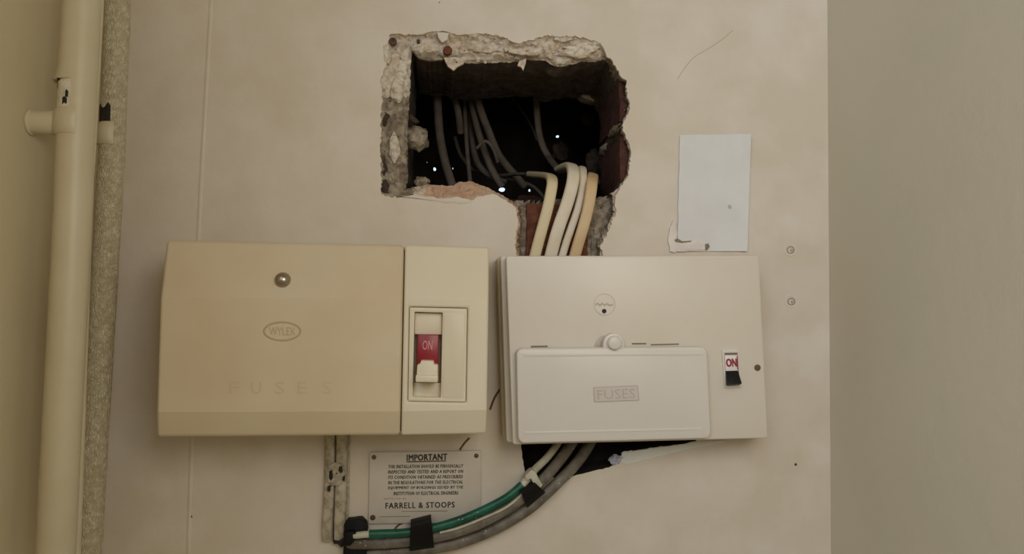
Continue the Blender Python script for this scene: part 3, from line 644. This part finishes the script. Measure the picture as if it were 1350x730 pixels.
# ------------------------------------------------------------------ sign plate
sp = thing('sign_plate', 'small printed warning plate headed IMPORTANT, screwed below the cream board', 'sign', at(560, 642, 0))
plate('board', [(487.5,596),(634,594),(634,688),(485.5,690.5)], 0.0026, 0.0004, 'plate', sp, 0.0004)
ds = 0.0026; th = 0.00008
text('heading', 'IMPORTANT', [(536,599),(589,597.5),(589,605.5),(536,607)], ds, th, 'ink', sp, 0.9, 2, 1.08)
plate('heading_underline', [(536,608),(588,606.6),(588,608),(536,609.4)], ds+0.0001, ds-0.0002, 'ink', sp)
L6 = ['THIS INSTALLATION SHOULD BE PERIODICALLY', 'INSPECTED AND TESTED AND A REPORT ON', 'ITS CONDITION OBTAINED AS PRESCRIBED', 'IN THE REGULATIONS FOR THE ELECTRICAL', 'EQUIPMENT OF BUILDINGS ISSUED BY THE']
for i, l in enumerate(L6):
    y = 612.2+i*7.05; text('text_line', l, [(512,y+0.4),(610.5,y-0.6),(610,y+3.8),(511.5,y+4.8)], ds, th, 'ink', sp, 0.4, 1, 1.08)
text('text_line', 'INSTITUTION OF ELECTRICAL ENGINEERS', [(519,648),(604,647),(604,651.5),(519,652.5)], ds, th, 'ink', sp, 0.4, 1, 1.08)
text('text_line', 'INSTALLED BY', [(506,656.2),(536,655.8),(536,658),(506,658.4)], ds, th, 'faint_ink', sp, 0)
text('contractor_name', 'FARRELL & STOOPS', [(508,662.5),(599,661),(599,668.5),(508,670)], ds, th, 'ink', sp, 0.6, 2, 1.15)
plate('rule_line', [(529,673.6),(590,672.8),(590,673.6),(529,674.4)], ds+0.0001, ds-0.0002, 'faint_ink', sp)
plate('rule_line', [(500,680.6),(541,680),(541,680.8),(500,681.4)], ds+0.0001, ds-0.0002, 'faint_ink', sp)
s = px_size(560, 640, 0)
for (x, y, r, m) in ((493,602.5,3.0,'brass'),(628,600.5,3.0,'brass'),(491.5,682,3.6,'rust')):
    lathe('screw', at(x, y, ds), (0, -1, 0), [(r*s, -0.001), (r*s, 0.0004), (r*0.7*s, 0.0009), (0.5*s, 0.0010)], m, sp, 12)

# ------------------------------------------------------------------ cables under the fuse boxes
G = 'cables curving out from under the right fuse box'
def pc(pts): return [at(x, y, d) for x, y, d in pts]
P = pc([(784,568,-.022),(778,583,-.014),(761,609,-.003),(735,636,.0065),(701,667,.0075),(660,693,.0075),(615,712,.0075),(570,722.5,.0075),(520,728,.0075),(480,731,.0075),(455,734,.0075)])
tag(sweep('grey_cable', P, 0.0043, 0.0042, 'cable_grey', None, 7, 12, Vector((0, 0, 1)), pivot=P[-1], power=0.7, wob=0.05), 'lower grey cable, outermost of the curve, flecked with white paint', 'cable', G)
P = pc([(762,566,-.020),(755,582,-.012),(738,606,-.001),(712,636,.010),(680,662,.012),(640,686,.012),(600,701,.012),(560,710,.012),(515,714.5,.012),(480,716,.011),(458,716,.0085)])
tag(sweep('grey_cable', P, 0.0042, 0.0042, 'cable_grey', None, 7, 12, Vector((0, 0, 1)), pivot=P[-1], power=0.7, wob=0.05), 'upper grey cable, between the green wire and the lower grey cable', 'cable', G)
ew = thing('earth_wire', 'green earth wire with paint flecks along the top of the cable bundle', 'cable', at(600, 688, 0.010), G)
sweep('painted_length', pc([(744,566,-.018),(737,582,-.010),(722,602,.002),(704,620,.010),(688,640,.0145)]), 0.0030, 0.0028, 'pale_strand', ew, 7, 10, wob=0.08)
sweep('green_sheath', pc([(689,639,.0145),(668,656,.0155),(640,671,.0155),(605,686,.0155),(570,696,.0155),(535,702,.0155),(500,703.5,.0165),(487,704,.0165)]), 0.0034, 0.0030, 'green', ew, 7, 10, Vector((0, 0, 1)), wob=0.05)
sweep('bare_end', pc([(486.6,704,.0165),(478,704.6,.0165),(466,706,.0165)]), 0.0026, 0.0026, 'pale_strand', ew, 5, 10, wob=0.06)
P = pc([(690,650,.0145),(668,668,.0178),(640,681.5,.0172),(605,695.5,.0172),(580,702,.0172)])
tag(sweep('thin_wire', P, 0.0010, 0.0010, 'pale_strand', None, 6, 8, pivot=P[0]), 'thin pale painted wire lying just below the green wire', 'cable', G)
# black tape bands: a strip bent over the bundle
def band(name, edge_a, edge_b, prof, m, label, cat, group=None, th=0.0006):
    """strip whose two long edges run edge_a -> edge_b; prof gives depth across"""
    V = []; fs = []; k = len(prof)
    for i, d in enumerate(prof):
        t = i/(k-1)
        for (p, q) in ((edge_a[0], edge_a[1]), (edge_b[0], edge_b[1])):
            V.append(at(p[0]+(q[0]-p[0])*t, p[1]+(q[1]-p[1])*t, d))
    n0 = len(V); V += [v+Vector((0, th+0.0012, 0)) for v in V]
    for i in range(k-1):
        f = (2*i, 2*i+1, 2*i+3, 2*i+2); fs += [f, tuple(j+n0 for j in f)]
        fs += [(2*i, 2*i+2, 2*i+2+n0, 2*i+n0), (2*i+1, 2*i+3, 2*i+3+n0, 2*i+1+n0)]
    fs += [(0, 1, 1+n0, n0), (2*k-2, 2*k-1, 2*k-1+n0, 2*k-2+n0)]
    o = obj(name, V, fs, m, None, 40, 0.0004, 1, pivot=V[0]); return tag(o, label, cat, group)
G2 = 'black tape round the cable bundle'
band('tape_band', ((541.5,684.5),(540,729)), ((568,678),(572.5,724.5)), [.003,.015,.0210,.0214,.0212,.0208,.0202,.0196,.0190,.0184,.0176,.0168,.0155,.0130,.003], 'tape', 'wide upright band of black tape over the cables below the sign', 'tape', G2)
band('tape_band', ((684,643),(696,671)), ((703,634),(720,650)), [.006,.018,.0212,.0212,.0210,.0206,.0200,.0192,.0184,.0174,.0160,.0140,.003], 'tape', 'slanted band of black tape where the cables bend, below the right box', 'tape', G2)
bt = thing('cable_clamp', 'black taped lump where the cables end, at the bottom left of the bundle', 'clamp', at(468, 712, 0))
def blob(name, pts, d, back, m, parent, bevel): return plate(name, jag(pts, 5, 0.6), d, back, m, parent, bevel)
blob('tape_wrap', [(453,692),(457,686),(476,684),(482,690),(484,699),(483,708),(484,717),(482,737),(452,739),(453,715)], 0.0125, 0.0008, 'tape', bt, 0.0008)
plate('wrap_end', [(454,702),(466,700),(471,704),(468,712),(462,719),(454,720)], 0.0185, 0.012, 'tape', bt, 0.0008)
cs = plate('cable_strap', [(692,627),(701,619),(706,621),(710,630),(716,640),(711,644),(704,639),(700,631),(694,634)], 0.0185, 0.006, 'pale_strand', None, 0.0008, pivot=at(703, 631, 0.006))
tag(cs, 'cream painted strap over the cables just above the slanted tape', 'clip')

# ------------------------------------------------------------------ painted cables running down from the cream board
G = 'painted-over cables below the cream board'
def strip(label, pts, w, th, m='capping'):
    P = pc(pts); o = sweep('painted_cable', P, w, th, m, None, 6, 12, pivot=P[-1], power=0.6, wob=0.18); tag(o, label, 'cable', G)
strip('left of two painted cables dropping from under the cream board', [(435.5,566,.004),(435,600,.004),(434,640,.004),(432.5,675,.004),(430.5,712,.003)], 0.0038, 0.0030)
strip('right of two painted cables dropping from under the cream board', [(451,566,.004),(450.5,600,.004),(449.5,640,.004),(448.5,675,.004),(447.5,716,.003)], 0.0044, 0.0032)
strip('thin painted ridge of cable beside the pair, right of them', [(459.5,566,.001),(459,600,.001),(458.5,650,.001),(457.5,686,.001)], 0.0012, 0.0010)
cc = thing('cable_clip', 'chipped blackened clip holding the two painted cables', 'clip', at(442, 625, 0))
plate('clip_plate', jag([(433,613),(441,610),(452,612),(455,622),(453,634),(447,640),(437,641),(432,636),(431,624)], 3, 0.8), 0.0088, 0.0006, 'capping', cc, 0.0008)
for poly in ([(434,621),(438,619),(439,630),(436,634),(433.5,630)], [(447,615),(451,614),(452,621),(449,624),(446,620)], [(431.5,641),(436,640),(435,648),(431.5,647)], [(452,628),(455,627),(454,634),(451,633)]):
    plate('chip_and_gap', poly, 0.0093, 0.007, 'black_bare', cc, 0.0002)
for i, poly in enumerate(([(428,655),(431,654),(430.5,668),(428.5,670)], [(427.5,676),(430,675),(429.5,690),(427,691)], [(441.5,648),(443,648),(442,690),(440,710),(438.8,710),(440.5,680)], [(443.6,580),(445.2,580),(444.6,610),(442.6,610)])):
    plate('chip_and_gap', poly, 0.0066 if i < 2 else 0.004, 0.0006, 'black_bare', cc, 0.0001)  # last two are dark strips filling the gap between the cables
blob('fixing_crumbs', [(438,712),(446,713),(454,708),(456,718),(450,722),(445,717),(440,717)], 0.0075, 0.0006, 'black_bare', cc, 0.0006)

# ------------------------------------------------------------------ pipes on the left wall
def depth_at_x(px, py, X):
    return -on_x(px, py, X).y
d1 = depth_at_x(40, 163, XL)
R1 = 24.0*px_size(100, 163, d1)
lean = lambda pts, d: [at(x, y, d) for x, y in pts]
p1 = thing('heating_pipe', 'thick smooth cream pipe, leftmost, with paint broken away above its bracket', 'pipe', at(100, 163, d1))
A1 = [(110,-40),(108.5,0),(103,110),(99,190),(95,300),(86,480),(73.5,730),(72,760)]
sweep('pipe', lean(A1, d1), R1, R1, 'pipe', p1, 6, 28, wob=0.02)
def axis(A, y):
    for (x0, y0), (x1, y1) in zip(A, A[1:]):
        if y0 <= y <= y1: return x0+(x1-x0)*(y-y0)/(y1-y0)
def shell(name, A, d, R, ys, a0, a1, m, parent, rr, jagged=0.0, th=0.0008, na=14, seed=0, rt=None, rb=None):
    """curved piece of paint or strap lying round a pipe: angles measured from the viewer side (0 = toward camera, -90 deg = left)"""
    V = []; fs = []; ny = len(ys)
    for layer in (0, 1):
        for j, y in enumerate(ys):
            for i in range(na+1):
                a = a0+(a1-a0)*i/na
                yy = y
                if jagged and j == ny-1: yy = y + jagged*noise.noise(Vector((i*0.7, seed, 0)))*2
                if rb and j == ny-1: yy += rb(i/na)
                if rt and j == 0: yy += rt(i/na)
                c = at(axis(A, yy), yy, d); r = R*rr(j/(ny-1), i/na) - (th if layer else 0)
                V.append(c+Vector((math.sin(a)*r, -math.cos(a)*r, 0)))
    n0 = (na+1)*ny; ix = lambda i, j: j*(na+1)+i
    for j in range(ny-1):
        for i in range(na):
            f = (ix(i, j), ix(i+1, j), ix(i+1, j+1), ix(i, j+1)); fs += [f, tuple(k+n0 for k in f)]
    bd = [ix(i, 0) for i in range(na)]+[ix(na, j) for j in range(ny-1)]+[ix(i, ny-1) for i in range(na, 0, -1)]+[ix(0, j) for j in range(ny-1, 0, -1)]
    for k in range(len(bd)): a, b = bd[k], bd[(k+1) % len(bd)]; fs.append((a, b, b+n0, a+n0))
    return obj(name, V, fs, m, parent, 50)
rd = math.radians
shell('paint_sleeve', A1, d1, R1, [-38, 0, 40, 70, 90, 100, 109], rd(-150), rd(8), 'pipe', p1, lambda v, u: 1.0+min(1, (1-u)*4+0.05)*(0.03+0.05*v)+0.30*v**5*max(0, 1-abs(u-0.35)*2.0), 2.6, 0.0013, 18, 2)
shell('bare_patch', A1, d1, R1, [111, 120, 130, 146], rd(-120), rd(4), 'bare_pipe', p1, lambda v, u: 1.012, 0, 0.001, 10, 3)
for (y0, y1, a0, a1) in ((112, 120, -75, -55), (124, 134, -12, -3), (133, 142, -22, -6), (107, 111, -70, -40)):
    shell('paint_chip', A1, d1, R1, [y0, y0*.67+y1*.33, y0*.33+y1*.67, y1], rd(a0), rd(a1), 'black_bare', p1, lambda v, u: 1.024, 1.6, 0.001, 8, y0, rt=lambda u: (y1-y0)*0.45*abs(u-0.4))
def bracket(A, d, R, yc, h, label, xb, a0, a1, k=0.17):
    t = thing('pipe_clip', label, 'pipe clip', at(axis(A, yc), yc, d), 'painted pipe clips on the left wall')
    prof = lambda v, u: 1.04+k*max(0, math.sin(PI*min(max(v, 0), 1)))**0.4*min(1, (1-u)*4+0.1)**0.5
    shell('band', A, d, R, [yc-h/2+h*k/8 for k in range(9)], rd(a0), rd(a1), 'pipe', t, prof, 0, R*0.12, 18)
    c = at(axis(A, yc), yc, d); ps = px_size(100, yc, d)
    w0 = Vector((XL, c.y, c.z)); L = c.x-R*1.0-XL; hh = h*ps
    lathe('stem', w0, (1, 0, 0), [(hh*0.52, 0.0003), (hh*0.53, 0.0012), (hh*0.46, 0.0020), (hh*0.47, L*0.45), (hh*0.50, L*0.95), (hh*0.42, L*1.0+R*0.15)], 'pipe', t, 18)
    return t
bracket(A1, d1, R1, 163, 34, 'cream painted clip fixing the thick left pipe to the side wall', 40, -125, 22)
# second pipe
A2 = [(157,-40),(155,0),(148,190),(145,240),(131,480),(116,730),(114,760)]
lo, hi = 0.0, 0.5
for _ in range(40):
    mid = (lo+hi)/2
    if at(axis(A2, 180), 180, mid).x < XL+0.020: lo = mid
    else: hi = mid
d2 = lo; R2 = 16.8*px_size(148, 180, d2)
p2 = thing('gas_pipe', 'thinner pipe with crackled paint, right of the thick one', 'pipe', at(axis(A2, 180), 180, d2))
sweep('pipe', lean(A2, d2), R2, R2, 'pipe_rough', p2, 14, 24, wob=0.05)
shell('bare_patch', A2, d2, R2, [138, 146, 152, 158, 165], rd(-100), rd(10), 'black_bare', p2, lambda v, u: 1.03, 3.0, 0.001, 12, 5, rt=lambda u: 8*abs(math.sin(u*7)))
c2 = bracket(A2, d2, R2, 178, 29, 'cream painted clip on the thinner crackled pipe, below a black patch', 125, -150, 25, 0.27)
q = on_x(172, 187, XL)
obj('base_plate', [Vector((XL+0.0005, q.y+0.0020*sx, q.z+0.006*sz)) for sx, sz in ((-1,-1),(1,-1),(1,1),(-1,1))]+[Vector((XL+0.0022, q.y+0.0016*sx, q.z+0.0055*sz)) for sx, sz in ((-1,-1),(1,-1),(1,1),(-1,1))],
    [(0,1,2,3),(4,5,6,7)]+[(i, (i+1) % 4, 4+(i+1) % 4, 4+i) for i in range(4)], 'pipe', c2, 35, 0.0008)
P = lean([(131,-40),(130,0),(119,200),(115.5,260),(108,480),(99,730),(98,760)], d1-0.012)
tag(sweep('painted_wire', P, 0.0034, 0.0034, 'pipe', None, 8, 12, pivot=P[-1], wob=0.08), 'thin painted wire running close behind the right edge of the thick pipe', 'wire')
